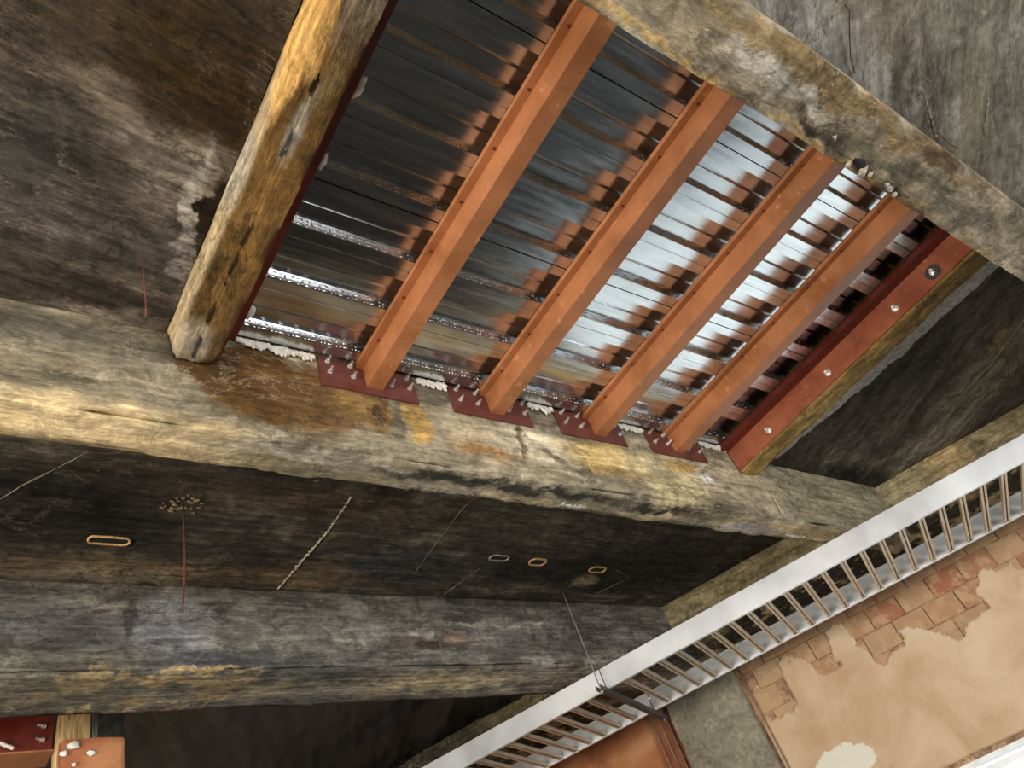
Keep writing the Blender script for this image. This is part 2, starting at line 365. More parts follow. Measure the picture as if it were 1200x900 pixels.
def plaster_mat(name, c1, c2, c3, white=None):
    t = NT(name); P = unitpos(t)
    n = t.noise(P, 5, 8, .6, .5); n2 = t.noise(P, 30, 6, .7); n3 = t.noise(P, 60, 3, .5)
    col = t.ramp(n.outputs[0], [(.36, c1), (.5, c2), (.66, c3)])
    col = t.mix(t.mapr(n2.outputs[0], .64, .72, 0, .6), col, hx('#e0c8a0')); col = t.mix(t.mapr(n2.outputs[0], .36, .28, 0, .5), col, hx('#8a4a2c'))
    if white:
        for (c, r) in white:
            L = t.node('ShaderNodeVectorMath', operation='LENGTH'); nn = t.noise(P, 22, 5, .7)
            o = t.node('ShaderNodeVectorMath', operation='MULTIPLY_ADD'); t.lk(nn.outputs['Color'], o.inputs[0]); o.inputs[1].default_value = (.06,) * 3; t.lk(P, o.inputs[2])
            t.lk(t.mapping(o.outputs[0], loc=tuple(x + .03 for x in c), sc=r, ty='TEXTURE'), L.inputs[0]); col = t.mix(t.mapr(L.outputs['Value'], 1.04, .96), col, hx('#ddd6c4'))
    t.lk(col, t.b.inputs['Base Color']); t.b.inputs['Roughness'].default_value = .8
    bp = t.node('ShaderNodeBump'); bp.inputs['Strength'].default_value = .35; bp.inputs['Distance'].default_value = .012
    t.lk(t.math('ADD', n2.outputs[0], t.math('MULTIPLY', n3.outputs[0], .3)), bp.inputs['Height']); t.lk(bp.outputs[0], t.b.inputs['Normal']); return t.m
pw = LV * -.27 + NV * 2.64
M_plaster = plaster_mat('tan_plaster', hx('#bb9a76'), hx('#c7aa88'), hx('#d2ba9a'), [((pw.x, pw.y, .415), (.095, .095, .05))])
M_plaster_red = plaster_mat('rust_plaster', hx('#8a4a2e'), hx('#a4683f'), hx('#b5845a'))
def block_mat():
    t = NT('scored_clay_block'); tc = t.node('ShaderNodeTexCoord'); oi = t.node('ShaderNodeObjectInfo'); P = unitpos(t)
    n = t.noise(P, 24, 6, .65); wv = t.node('ShaderNodeTexWave', wave_type='BANDS', bands_direction='Z'); wv.inputs['Scale'].default_value = 26; wv.inputs['Distortion'].default_value = .6
    g = t.node('ShaderNodeNewGeometry'); t.lk(g.outputs['Position'], wv.inputs['Vector'])
    a = t.ramp(oi.outputs['Random'], [(0, hx('#a4694a')), (.25, hx('#b08a66')), (.6, hx('#b59470')), (.8, hx('#ac7b5a')), (1, hx('#bb9b78'))])
    col = t.mix(t.mapr(n.outputs[0], .45, .62, 0, .8), a, hx('#c4a078')); t.lk(col, t.b.inputs['Base Color']); t.b.inputs['Roughness'].default_value = .85
    bp = t.node('ShaderNodeBump'); bp.inputs['Strength'].default_value = .5; bp.inputs['Distance'].default_value = .006
    t.lk(t.math('ADD', wv.outputs['Fac'], n.outputs[0]), bp.inputs['Height']); t.lk(bp.outputs[0], t.b.inputs['Normal']); return t.m
M_block = block_mat()

# ---------------------------------------------------------------- setting
def panel(name, lo, hi, mat, seed, seg=.05, **k):
    o = obj(name, rbox(lo, hi, (seg, seg, .2), V, .005, 0, seed), mat, smooth=True); return tag(o, kind='structure', **k)
ZS, ZT = .975, 1.06
A_END = 2.9
def cutslab(name, poly, mat, grid=.016, seed=0):
    """soffit slab between the given frame lines; poly(a,b)->bool keeps cells"""
soffits = []
c_left = panel('ceiling', (-1.148, .0035, ZS), (.2385, .808, ZT), CM['left'], 1, .03)
c_near = panel('ceiling', (-1.148, -1.6, ZS), (2.9, .0035, ZT), CM['near'], 2, .05)
c_right = panel('ceiling', (1.6285, .0945, ZS), (2.55, .808, ZT), CM['right'], 3, .03)
c_mid = panel('ceiling', (-1.148, .88, ZS), (2.3, 1.473, ZT), CM['mid'], 4, .03)
c_rear = panel('ceiling', (-1.148, 1.644, ZS), (2.1, 3.0, ZT), CM['mid'], 5, .1)
fl = obj('floor', rbox((-3.4, -2.4, -EYE / S - .03), (3.4, 2.66, -EYE / S), (.3, .3, .2), VL, .004, 0, 6), CM['floor'], smooth=True); tag(fl, kind='structure')
gr = obj('ground', rbox((-4.5, 2.75, -EYE / S - .09), (5.5, 11, -EYE / S - .05), (.6, .6, .2), VL, .01, 0, 8), M_out, smooth=True); tag(gr, kind='structure')

# concrete beams
def beam(label, lo, hi, fr, mat, seed, amp=.005, chip=.02, seg=(.03, .03, .03), extra=None):
    o = obj('concrete_beam', rbox(lo, hi, seg, fr, amp, chip, seed, extra), mat, smooth=True)
    return tag(o, label, 'concrete beam')
def boards(zs, depth=.004):
    def f(q, nn):
        d = 0
        for k, z0 in enumerate(zs):
            if abs(q[2] - z0) < .006: d -= depth
        d += .0025 * math.sin(17 * (sum(1 for z0 in zs if q[2] > z0)) * 1.7)
        return d
    return f
beam('pale rough concrete beam crossing the upper right corner of the ceiling', (-1.148, .0005, .79), (2.42, .095, ZT), V, CM['beam0'], 11, .006, .012)
b1 = beam('long stained concrete beam carrying the four bolted end plates', (-1.148, .807, .79), (2.26, .881, ZT), V, CM['beam1'], 12, .006, .022, (.024, .024, .02), boards((.85, .90), .003))
beam('dark grey concrete beam behind, above the black sheeting', (-1.148, 1.472, .787), (2.0, 1.645, ZT), V, CM['beam2'], 13, .008, .05, (.03, .03, .02), boards((.86, .915)))
def ribfr(a, b, z):
    t = (z - .917) / (.975 - .917); return V(a, b, z)
def taper_left(a, b, z):
    if z < ZS: a = a + (.0085 * (ZS - z) / (ZS - .917)) * (1 if a < .27 else 0)
    return V(a, b, z)
b_l = beam('short brown concrete rib left of the metal deck', (.238, .097, .917), (.309, .805, ZT), taper_left, CM['rib_left'], 14, .004, .016, (.02, .025, .02))
b_r = beam('short olive brown concrete rib under the bolted red channel on the right', (1.568, .097, .917), (1.630, .805, ZT), V, CM['rib_right'], 15, .003, .008, (.02, .03, .02))
def FL(l, n, z): return VL(l, n, z)
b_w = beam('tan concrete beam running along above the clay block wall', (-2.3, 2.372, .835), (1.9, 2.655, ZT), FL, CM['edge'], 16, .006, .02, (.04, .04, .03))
# fins of mortar left by board joints
def fin(name, pts, wd, ht, mat, parent, seed=0, n=26, up=Vector((0, 0, -1))):
    bm = bmesh.new(); prev = None
    for i in range(n + 1):
        f = i / n * (len(pts) - 1); k = min(int(f), len(pts) - 2); p = pts[k].lerp(pts[k + 1], f - k)
        d = (pts[k + 1] - pts[k]).normalized(); sd = d.cross(up).normalized()
        q = fbm(Vector((i * .45, seed * 5.1, 0)), 3) + (.25 * noise.noise(Vector((i * 1.9, seed, 1))) if n > 60 else 0); wv = wd * max(.10, .7 + 1.6 * q) * (0.2 if i in (0, n) else 1)
        p = p + sd * wd * .8 * noise.noise(Vector((i * .5, seed, 3)))
        h = ht * max(.2, .8 + 1.2 * noise.noise(Vector((i * .8, 9, seed))))
        r = [bm.verts.new(p - sd * wv - up * .004), bm.verts.new(p - sd * wv * .4 + up * h), bm.verts.new(p + sd * wv * .5 + up * h * .8), bm.verts.new(p + sd * wv - up * .004)]
        if prev:
            for j in range(3): bm.faces.new((prev[j], prev[j + 1], r[j + 1], r[j]))
            bm.faces.new((prev[3], prev[0], r[0], r[3]))
        else: bm.faces.new(r)
        prev = r
    bm.faces.new(prev[::-1])
    return obj(name, bm, mat, parent, smooth=True)
M_fin = simple('pale_laitance', hx('#7d7563'), hx('#b3a992'), .85, 0, 40, .5)
M_fin2 = simple('grey_laitance', hx('#524d43'), hx('#6f6858'), .85, 0, 40, .5)
M_ledge = simple('grey_mortar_ledge', hx('#7d7970'), hx('#b5afa2'), .85, 0, 30, .6)
zf = ZS + .0015
fin('joint_fin', [V(.69, 1.125, zf), V(.69, 1.25, zf), V(.665, 1.465, zf)], .011, .012, M_fin, c_mid, 1, 110)
fin('joint_fin', [V(.20, 1.09, zf), V(.12, 1.20, zf), V(.06, 1.30, zf)], .006, .006, M_fin2, c_mid, 2)
fin('joint_fin', [V(.98, 1.02, zf), V(.96, 1.12, zf), V(.97, 1.38, zf)], .005, .006, M_fin2, c_mid, 3)
fin('joint_fin', [V(1.14, 1.33, zf), V(1.10, 1.46, zf)], .006, .006, M_fin2, c_mid, 4)
fin('joint_fin', [V(1.58, 1.30, zf), V(1.66, 1.33, zf), V(1.60, 1.42, zf), V(1.50, 1.44, zf)], .006, .006, M_fin2, c_mid, 5)
bm = bmesh.new(); prev = None
for i in range(121):
    b = .10 + .68 * i / 120
    w_ = 1.777 - .005 * i / 60 - .034 * max(0, (i - 60) / 60) + .010 * fbm(Vector((i * .11, 2, 7)), 4) + .005 * noise.noise(Vector((i * .6, 1, 1)))
    rr = [bm.verts.new(V(a, b, ZS) - Vector((0, 0, z))) for a, z in ((1.66, .001), (1.66, .007), (1.72, .008 + .003 * noise.noise(Vector((i * .4, 0, 5)))), (w_ - .004, .007), (w_, .001))]
    if prev:
        for j in range(5): bm.faces.new((prev[j], prev[(j + 1) % 5], rr[(j + 1) % 5], rr[j]))
    prev = rr
obj('mortar_ledge', bm, M_ledge, c_right, smooth=True)
fin('joint_fin', [V(1.645, .806, .872), V(1.64, .806, .83), V(1.637, .806, .795)], .006, .008, M_fin, b1, 8, 14, Vector((0, -1, 0)))
fin('joint_fin', [V(1.05, 1.4715, .91), V(1.06, 1.4715, .86), V(1.065, 1.4715, .80)], .004, .006, M_fin2, b1, 9, 14, Vector((0, -1, 0)))
fin('joint_fin', [V(2.03, .15, zf), V(2.12, .32, zf), V(2.16, .5, zf)], .008, .008, M_fin2, c_right, 10)
fin('joint_fin', [V(1.18, -.05, zf), V(1.3, -.005, zf)], .006, .005, M_fin, c_near, 11)
fin('joint_fin', [V(1.33, -.10, zf), V(1.43, -.03, zf)], .006, .005, M_fin, c_near, 12)
# spalled crust on the underside of the long beam
for k, (a0, a1, b0) in enumerate(((.62, .78, .868), (.98, 1.04, .862), (1.28, 1.46, .862), (1.70, 1.78, .862))):
    fin('spall_crust', [V(a0, b0, .7905), V((a0 + a1) / 2, b0 + .004, .7905), V(a1, b0, .7905)], .020, .006, M_fin2 if k % 2 == 0 else M_ledge, b1, 20 + k, 30)

# ---------------------------------------------------------------- metal deck
deck = empty('metal_deck', V(.95, .45, 1.0)); tag(deck, 'silver corrugated metal deck with dimpled flutes lying on the red steel beams', 'metal deck')
PER = .1023; HI = .018
def deck_profile(s):
    return [(s, 0), (s + .017, 0), (s + .021, HI), (s + .046, HI), (s + .0485, HI - .0025), (s + .051, HI), (s + .0755, HI), (s + .0805, 0), (s + .1003, 0), (s + .1013, .0016), (s + PER, 0)]
def deck_sheet(s0, nper, blo, bhi):
    pr = []
    for k in range(nper):
        q = deck_profile(s0 + k * PER)
        if k == nper - 1: q = q[:-3] + [(s0 + nper * PER - .0016, 0), (s0 + nper * PER - .0016, .004)]
        if k == 0: q = [(s0 + .0002, .003), (s0 + .0004, 0)] + q[1:]
        pr += q if k == 0 else q[1:]
    pr = [(b, z) for b, z in pr if blo <= b <= bhi]
    bm = bmesh.new(); N = 70; a0, a1 = .3115, 1.5655; rows = []
    for i in range(N + 1):
        a = a0 + (a1 - a0) * i / N
        rows.append([bm.verts.new(V(a, b, 1.0 + z) + Vector((0, 0, .0004 * noise.noise(Vector((a * 12, b * 8, 0))) + .0012))) for b, z in pr])
    for q, r in zip(rows, rows[1:]):
        for j in range(len(pr) - 1): bm.faces.new((q[j], q[j + 1], r[j + 1], r[j]))
    o = obj('deck_sheet', bm, M_deck, deck); m = o.modifiers.new('t', 'SOLIDIFY'); m.thickness = .0012; m.offset = 1
    return o
def dimples(sh, webs):
    bm = bmesh.new()
    def bump(a, f, la, lf):  # centre a, fraction f up the web, half sizes
        def P(a_, f_, out):
            b = .0755 + .005 * (1 - f_); return a_, b, f_, out
        pts = []
        for (da, df) in ((-1, -.6), (-.6, -1), (.6, -1), (1, -.6), (1, .6), (.6, 1), (-.6, 1), (-1, .6)): pts.append((a + da * la, f + df * lf))
        lo = [bm.verts.new(V(x, wb + .0755 + .005 * (1 - y), 1 + HI * y)) for x, y in pts]
        hi = [bm.verts.new(V(a + (x - a) * .55, wb + .0755 + .005 * (1 - f) , 1 + HI * (f + (y - f) * .5)) + Vector((0, -.0024, 0))) for x, y in pts]
        for j in range(8): bm.faces.new((lo[j], lo[(j + 1) % 8], hi[(j + 1) % 8], hi[j]))
        bm.faces.new(hi)
    for wb in webs:
        a = .325 + random.random() * .01
        while a < 1.55:
            bump(a, .28, .0058, .10); bump(a, .72, .0058, .10)
            bump(a + .0125, .25, .0017, .12); bump(a + .0125, .7, .0017, .12); bump(a + .0195, .5, .0017, .30)
            a += .0285
    o = obj('embossments', bm, M_deck, sh, smooth=True); tag(o, kind='stuff')
s1 = deck_sheet(.186 - 3 * PER, 3, .0975, .19); dimples(s1, [.186 - PER])
s2 = deck_sheet(.186, 3, .1, .50); dimples(s2, [.186, .186 + PER, .186 + 2 * PER])
s3 = deck_sheet(.493, 3, .40, .8045); dimples(s3, [.493, .493 + PER, .493 + 2 * PER])
# unseen concrete topping added above the deck to shut out light
bm = bmesh.new(); box(bm, V(.3105, .0975, 1.0235), V(1.5665, .8055, ZT))
tag(obj('ceiling', bm, CM['mid']), kind='structure')  # added unseen slab that shuts out light, not a real ceiling panel

# ---------------------------------------------------------------- steel beams
def bolt(bm, c, d, r=.011, L=.05):
    d = d.normalized(); tube(bm, [c, c + d * .004], r * 2.0, 14); tube(bm, [c + d * .004, c + d * .018], r * 1.55, 6); tube(bm, [c + d * .018, c + d * L], r * .95, 8)
def steel_beam(a, pl, label):
    t = empty('steel_beam', V(a + .0155, .805, .946)); tag(t, label, 'steel beam', None)
    b0, b1_, zb, zt = .0975, .8035, .946, .9995; th = .009 / S
    bm = bmesh.new(); box(bm, (a, b0, zb + th), (a + th * .8, b1_, zt - th * 3.2), V); obj('web', bm, M_primer, t)
    bm = bmesh.new(); box(bm, (a, b0, zb), (a + .031, b1_, zb + th), V); obj('bottom_flange', bm, M_primer, t)
    bm = bmesh.new(); box(bm, (a - .0135, b0, zt - th * 3), (a + .031, b1_, zt), V)
    o = obj('top_flange', bm, M_primer, t)
    for k in range(7):   # deck fixings dripping below the flange
        q = V(a - .006 + .003 * random.random(), .15 + k * .1023 * .95, zt - th * 3)
        bm = bmesh.new(); tube(bm, [q + Vector((0, 0, .001)), q - Vector((0, 0, .006))], .007, 8); obj('fixing', bm, M_primer_dark_shade, o)
    bm = bmesh.new(); box(bm, (pl, .8036, .93), (pl + .186, .8068, .9990), V); e = obj('end_plate', bm, M_plate, t)
    for x in (.02, .062, .136, .174):
        for z in (.990, .963):
            bm = bmesh.new(); c = V(pl + x + random.uniform(-.002, .002), .8036, z + random.uniform(-.0015, .0015))
            bolt(bm, c, Vector((random.uniform(-.08, .08), -1, random.uniform(-.08, .08))), .0072, .036 + random.random() * .012); obj('bolt', bm, M_zinc, e)
    return t
steel_beam(.567, .482, 'red primed steel beam nearest the brown concrete rib, leftmost of four')
steel_beam(.829, .743, 'red primed steel beam, second of four from the left')
steel_beam(1.099, 1.004, 'red primed steel beam, third of four from the left')
steel_beam(1.349, 1.270, 'red primed steel beam nearest the bolted channel, rightmost of four')
# ledgers
t = empty('ledger_channel', V(1.56, .45, .99)); tag(t, 'red steel ledger channel bolted along the right concrete rib', 'steel channel')
bm = bmesh.new(); box(bm, (1.5645, .0975, .925), (1.5672, .8035, .9840), V); wl = obj('web', bm, M_primer_red, t)
bm = bmesh.new(); box(bm, (1.537, .0975, .9842), (1.5672, .8035, .9995), V); obj('shelf_flange', bm, M_primer_dark_shade, t)  # darker primer than the web: shade on the shelf put into its colour
for k, bb in enumerate((.189, .2905, .487, .682)):
    bm = bmesh.new(); bolt(bm, V(1.5645, bb, .949), Vector((-1, -.1, -.1)), .011, .045); obj('bolt', bm, M_zinc, wl)
    if k == 0:
        bm = bmesh.new(); c = V(1.5645, bb, .949); tube(bm, [c, c - Vector((.003, 0, 0))], .05, 20); obj('washer_plate', bm, M_strut, wl)
t = empty('ledger_angle', V(.32, .45, .99)); tag(t, 'dark red steel ledger angle along the left concrete rib', 'steel angle')
bm = bmesh.new(); box(bm, (.3105, .0975, .930), (.3130, .8035, .9905), V); wl = obj('vertical_leg', bm, M_primer_dark_shade, t)
bm = bmesh.new(); box(bm, (.3105, .0975, .9907), (.343, .8035, .9995), V); obj('shelf_leg', bm, M_primer_dark_shade, t)

# mortar squeezed out under the deck
for k, (a0, a1, lab) in enumerate(((.345, .478, 'white drippy foam bead between the left concrete rib and first end plate'), (.672, .741, 'white drippy foam bead between first and second end plates'),
      (.932, 1.002, 'white drippy foam bead between second and third end plates'), (1.188, 1.268, 'pale foam bead between third and fourth end plates'), (1.46, 1.562, 'thin pale foam bead right of the fourth end plate'))):
    bm = bmesh.new(); a = a0 + .006; i = 0
    while a < a1 - .004:
        r = random.uniform(.013, .022); dz = random.choice((0, .006, .012, .022, .034)) * (1 if k < 3 else .4)
        c = V(a, .8030, .9945); blob(bm, c - Vector((0, 0, random.uniform(0, .008))), r, 2, .8, i + k * 9, (1.1, .7, .9)); 
        if dz: blob(bm, c - Vector((0, 0, .010 + dz * .6)), r * .75, 2, .5, i * 3 + k, (.8, .6, 1.5))
        a += r * random.uniform(.55, 1.0) / S; i += 1
    o = obj('foam_bead', bm, M_foam, smooth=True); tag(o, lab, 'foam', 'foam beads along the deck edge')
for k, (a, b, r, lab) in enumerate(((.3465, .345, .040, 'white foam lump behind left ledger, uppermost of three'), (.346, .462, .030, 'white foam lump behind left ledger, middle of three'), (.3465, .745, .034, 'white foam lump behind left ledger beside the deck corner'))):
    bm = bmesh.new(); blob(bm, V(a, b, .9985) - Vector((0, 0, .012)), r, 3, .35, k * 3 + 1, (.55, 1.3, .35)); tag(obj('foam_lump', bm, M_foam, smooth=True), lab, 'foam', 'foam lumps beside the left ledger')

# ---------------------------------------------------------------- rods, inserts, wires
def rod(label, p0, p1, r, mat, cat='hanger rod', name='hanger_rod', bend=0):
    bm = bmesh.new(); n = 10; pts = [p0.lerp(p1, i / n) + Vector((bend * math.sin(i / n * 3.1), bend * .5 * math.sin(i / n * 5), 0)) for i in range(n + 1)]
    tube(bm, pts, r, 8); return tag(obj(name, bm, mat, smooth=True), label, cat)
rod('rusty thin rod hanging from the dark soffit left of the long white crack', V(.382, 1.199, .972), V(.375, 1.199, .755), .006, M_rust, bend=.012)
rod('dark thin rod hanging from the soffit left of the brown rib', V(.172, .681, .972), V(.180, .690, .858), .004, M_rust, bend=.004)
def slot(a, b, la, wb, label, mat, deg=0):
    t = empty('slot_insert', V(a, b, ZS)); tag(t, label, 'ceiling insert')
    bm = bmesh.new(); N = 28; rings = []
    for j, (k, z) in enumerate(((1.0, .002), (1.0, .010), (.72, .012), (.62, .003))):
        ring = []
        for i in range(N):
            th = 2 * math.pi * i / N; cx = math.copysign(max(0, la - wb), math.cos(th)) if abs(math.cos(th)) > .01 else 0
            q = 1 + .10 * noise.noise(Vector((i * .6, a * 9, j)))
            x = cx + wb * k * math.cos(th) * q; y = wb * k * math.sin(th) * q * 1.0
            ring.append(bm.verts.new(V(a + x, b + y, ZS) - Vector((0, 0, z))))
        rings.append(ring)
    for q, r in zip(rings, rings[1:] + rings[:1]):
        for i in range(N): bm.faces.new((q[i], q[(i + 1) % N], r[(i + 1) % N], r[i]))
    obj('rim', bm, mat, t, smooth=True)
    bm = bmesh.new(); vs = []
    for i in range(N):
        th = 2 * math.pi * i / N; cx = math.copysign(max(0, la - wb), math.cos(th)) if abs(math.cos(th)) > .01 else 0
        vs.append(bm.verts.new(V(a + cx + wb * .7 * math.cos(th), b + wb * .7 * math.sin(th), ZS) - Vector((0, 0, .0035))))
    bm.faces.new(vs); obj('void_shade', bm, M_black, t)  # black face drawn in for the shade inside the slot
slot(.287, 1.327, .038, .0135, 'oblong tan rimmed slot in the dark soffit at far left', M_slot)
slot(1.291, 1.289, .028, .016, 'orange rimmed oblong slot right of middle in the dark soffit', M_slot)
slot(1.511, 1.302, .030, .015, 'small tan oblong slot nearest the cable tray rod', M_slot)
slot(1.165, 1.285, .03, .013, 'grey mortar choked slot beside the orange rimmed one', M_ledge)
bm = bmesh.new()
for k in range(26):
    th = random.random() * 6.28; rr = random.uniform(.035, .11); blob(bm, V(.382, 1.20, ZS) + Vector((math.cos(th) * rr * 1.2, math.sin(th) * rr * .8, -.004)), random.uniform(.005, .016), 1, .7, k, (1.4, 1, .4))
tag(obj('mortar_crumbs', bm, simple('crumb', hx('#564430'), hx('#93805a'), .9, 0, 50, .5)), kind='stuff', label='yellowish broken mortar crumbs around the rusty hanging rod', cat='mortar')
# bent tie wires and stubs in the upper right
def wire(pts, r, lab):
    bm = bmesh.new(); tube(bm, pts, r, 6); tag(obj('tie_wire', bm, M_rust, smooth=True), lab, 'wire')
z0 = ZS - .002
wire([V(.925, -.068, z0 + .004), V(.928, -.066, z0 - .008), V(.96, -.045, z0 - .004), V(1.0, -.02, z0 - .001), V(1.03, -.008, z0 + .001)], .003, 'bent rusty tie wire lying on the grey soffit, leftmost of three')
wire([V(1.24, .005 - .02, z0 + .002), V(1.255, -.028, z0 - .004), V(1.268, -.045, z0 - .006)], .0025, 'short curved tie wire on the grey soffit near the pale beam')
wire([V(1.29, -.012, z0 + .003), V(1.33, -.010, z0 - .004), V(1.36, -.012, z0 - .003)], .003, 'short rusty stub on the grey soffit, rightmost of three wires')
wire([V(2.02, .27, z0 + .004), V(2.14, .29, z0 - .01), V(2.2, .33, z0 - .02)], .0025, 'pale wire on the dark soffit right of the olive rib')
# broken pocket in the pale beam, its shade drawn as a black blob
bm = bmesh.new(); blob(bm, V(.965, .078, .790) + Vector((0, 0, .004)), .03, 2, .4, 4, (1.5, .7, .35)); tag(obj('broken_pocket_shade', bm, M_black, smooth=True), 'black blob for the shade of the broken pocket in the underside of the pale upper beam', 'hole')
bm = bmesh.new()
for k, (da, db, r) in enumerate(((.012, .006, .022), (.03, .004, .014), (-.02, .008, .012), (.075, .004, .013), (.09, .006, .018), (.105, .009, .012), (-.08, -.01, .012))): blob(bm, V(.965 + da, .078 + db, .7890), r, 1, 1.3, k * 7 + 2, (1.2, 1, .4))
tag(obj('mortar_chips', bm, M_fin), 'cream mortar chips beside the broken pocket in the pale beam', 'mortar', kind='stuff')

# ---------------------------------------------------------------- cable tray
TB, TT = .700, .7557; NN, NF = 1.9915, 2.3415
tray_splice = -.643
def tray(l0, l1, label, r0):
    t = empty('cable_tray', VL((l0 + l1) / 2, (NN + NF) / 2, TB)); tag(t, label, 'cable tray', 'cable tray lengths')
    th = .004 / S; fw = .030 / S
    for n0, sg in ((NN, 1), (NF, -1)):
        bm = bmesh.new(); box(bm, (l0, min(n0, n0 + sg * th), TB), (l1, max(n0, n0 + sg * th), TT), VL)
        box(bm, (l0, min(n0 + sg * th, n0 + sg * fw), TB), (l1, max(n0 + sg * th, n0 + sg * fw), TB + th), VL)
        box(bm, (l0, min(n0 + sg * th, n0 + sg * fw), TT - th), (l1, max(n0 + sg * th, n0 + sg * fw), TT), VL)
        obj('side_rail', bm, M_alu, t)
    l = r0; proto = None
    while l < l1 - .01:
        if l > l0 + .01:
            if proto is None:
                bm = bmesh.new(); hw = .0225; ww = (NF - NN) / 2 * S - .006
                def loc(x, y, z): return LV * x + NV * y + Vector((0, 0, z))
                for (x0, x1, za, zb_) in ((-hw, -.006, 0, .002), (.006, hw, 0, .002), (-hw, -hw + .002, .002, .024), (hw - .002, hw, .002, .024), (-hw, hw, .024, .026)): box(bm, (x0, -ww, za), (x1, ww, zb_), loc)
                proto = obj('rung', bm, M_rung, t, world=False); o = proto
            else:
                o = bpy.data.objects.new('rung', proto.data); C.objects.link(o); o.parent = t
            o.location = VL(l, (NN + NF) / 2, TB) + Vector((0, 0, .008)) - t.location
        l += .0525
    return t
tray(tray_splice + .0015, 1.3, 'long silver ladder cable tray running up right past the clay wall', .459 - .0525 * 20)
tray(-1.95, tray_splice - .0015, 'silver ladder cable tray length running down to the bottom edge', tray_splice - .0525 * 24 - .012)
t = empty('trapeze_strut', VL(tray_splice, 2.18, TB - .014)); tag(t, 'dark grey strut channel slung crosswise under the cable tray joint', 'strut')
bm = bmesh.new()
for (x0, x1, z0_, z1_) in ((-.0068, .0068, -.0145, -.0135), (-.0068, -.006, -.0135, -.0005), (.006, .0068, -.0135, -.0005)): box(bm, (tray_splice + x0, 1.93, TB + z0_), (tray_splice + x1, 2.425, TB + z1_), VL)
obj('channel', bm, M_strut, t)
bm = bmesh.new(); c = VL(tray_splice, 1.945, TB - .0145); tube(bm, [c, c - Vector((0, 0, .012))], .014, 6); obj('nut', bm, M_zinc, t)
rod('thin grey threaded rod carrying the near side of the cable tray', VL(tray_splice, 1.945, .973), VL(tray_splice, 1.945, TB - .022), .0055, M_rod)
rod('short threaded rod carrying the wall side of the cable tray', VL(tray_splice, 2.40, .833), VL(tray_splice, 2.40, TB - .022), .0055, M_rod)

# ---------------------------------------------------------------- clay block wall
NW = 2.66; WZ0 = -EYE / S
LW0, LW1 = -.03, 1.45; WH = .285; LX0, WX = -.42, .235   # window opening
wr = None
def wbox(l0, l1, z0, z1, n0=NW, n1=NW + .08):
    bm = bmesh.new(); box(bm, (l0, n0, z0), (l1, n1, z1), VL); return bm
bm = bmesh.new()
for (l0, l1, z0, z1) in ((-2.2, LX0, WZ0, .833), (LX0, LW0, WX, .833), (LW0, LW1, WH, .833), (LW1, 2.2, WZ0, .833)): box(bm, (l0, NW, z0), (l1, NW + .08, z1), VL)
wr = obj('wall_right', bm, CM['joint']); tag(wr, kind='structure')
# scored clay blocks
bw, bh = .100, .066; n = 0
protos = []
def mk_block(w_, h_, seed):
    bm = bmesh.new(); d = .010
    def loc(x, y, z): return LV * x + NV * y + Vector((0, 0, z))
    r = random.Random(seed); w2, h2 = w_ * S / 2 - .005, h_ * S / 2 - .005
    for k in range(8):
        pass
    box(bm, (-w2, -d, -h2), (w2, .0, h2), loc)
    bmesh.ops.bevel(bm, geom=[e for e in bm.edges], offset=.003, segments=1, affect='EDGES')
    for v in bm.verts: v.co += Vector((r.uniform(-1, 1), r.uniform(-1, 1), r.uniform(-1, 1))) * .0016
    return bm
def block_seen(l, z):
    edge = .66 - .055 * math.sin(l * 6 + .6) + .07 * fbm(Vector((l * 5, 3, 1)), 3) - (.10 if l > .45 else 0) - (.10 if l < -.30 else 0)
    return z > edge - .05
row = 0; z = .833 - bh / 2
while z > .35:
    l = -.43 + (bw / 2 if row % 2 == 0 else 0) + .0
    while l < .95:
        if block_seen(l, z) and l > -.40:
            key = (n % 5)
            if len(protos) < 5:
                o = obj('clay_block', mk_block(bw, bh, n), M_block, wr, world=False); protos.append(o)
            else:
                o = bpy.data.objects.new('clay_block', protos[n % 5].data); C.objects.link(o); o.parent = wr
            o.location = VL(l, NW - random.uniform(0, .0012), z); n += 1
        l += bw
    z -= bh; row += 1
# plaster coats with torn edges
def coat(name, l0, l1, z0, z1, keep, mat, th=.012, step=.02, seed=0, nf=NW):
    bm = bmesh.new(); nl, nz = int((l1 - l0) * S / step), int((z1 - z0) * S / step); vd = {}
    def g(i, j):
        if (i, j) not in vd:
            l = l0 + (l1 - l0) * i / nl; z = z0 + (z1 - z0) * j / nz
            jt = Vector((l * 20, z * 20, seed)); dl = .4 * step / S * noise.noise(jt * 2); dz = .4 * step / S * noise.noise(jt * 2 + Vector((9, 0, 0)))
            vd[(i, j)] = bm.verts.new(VL(l + dl, nf - (th + .004 * fbm(jt * .4, 3)) / S, z + dz))
        return vd[(i, j)]
    for i in range(nl):
        for j in range(nz):
            l = l0 + (l1 - l0) * (i + .5) / nl; z = z0 + (z1 - z0) * (j + .5) / nz
            if keep(l, z): bm.faces.new((g(i, j), g(i + 1, j), g(i + 1, j + 1), g(i, j + 1)))
    o = obj(name, bm, mat, wr, smooth=True); m = o.modifiers.new('t', 'SOLIDIFY'); m.thickness = th * .6; m.offset = 0
    return o
def k1(l, z):
    if LW0 - .02 < l < LW1 + .02 and z < WH + .02: return False
    if LX0 - .02 < l < LW0 + .02 and z < WX + .02: return False
    return z < .685 - .05 * math.sin(l * 6 + .6) + .10 * fbm(Vector((l * 7, z * 7, 5)), 5) - (.02 if l > .45 else 0) - (.10 if l < -.30 else 0)
coat('plaster_coat', -.425, 1.2, .05, .78, k1, M_plaster, .016, .022, 1)
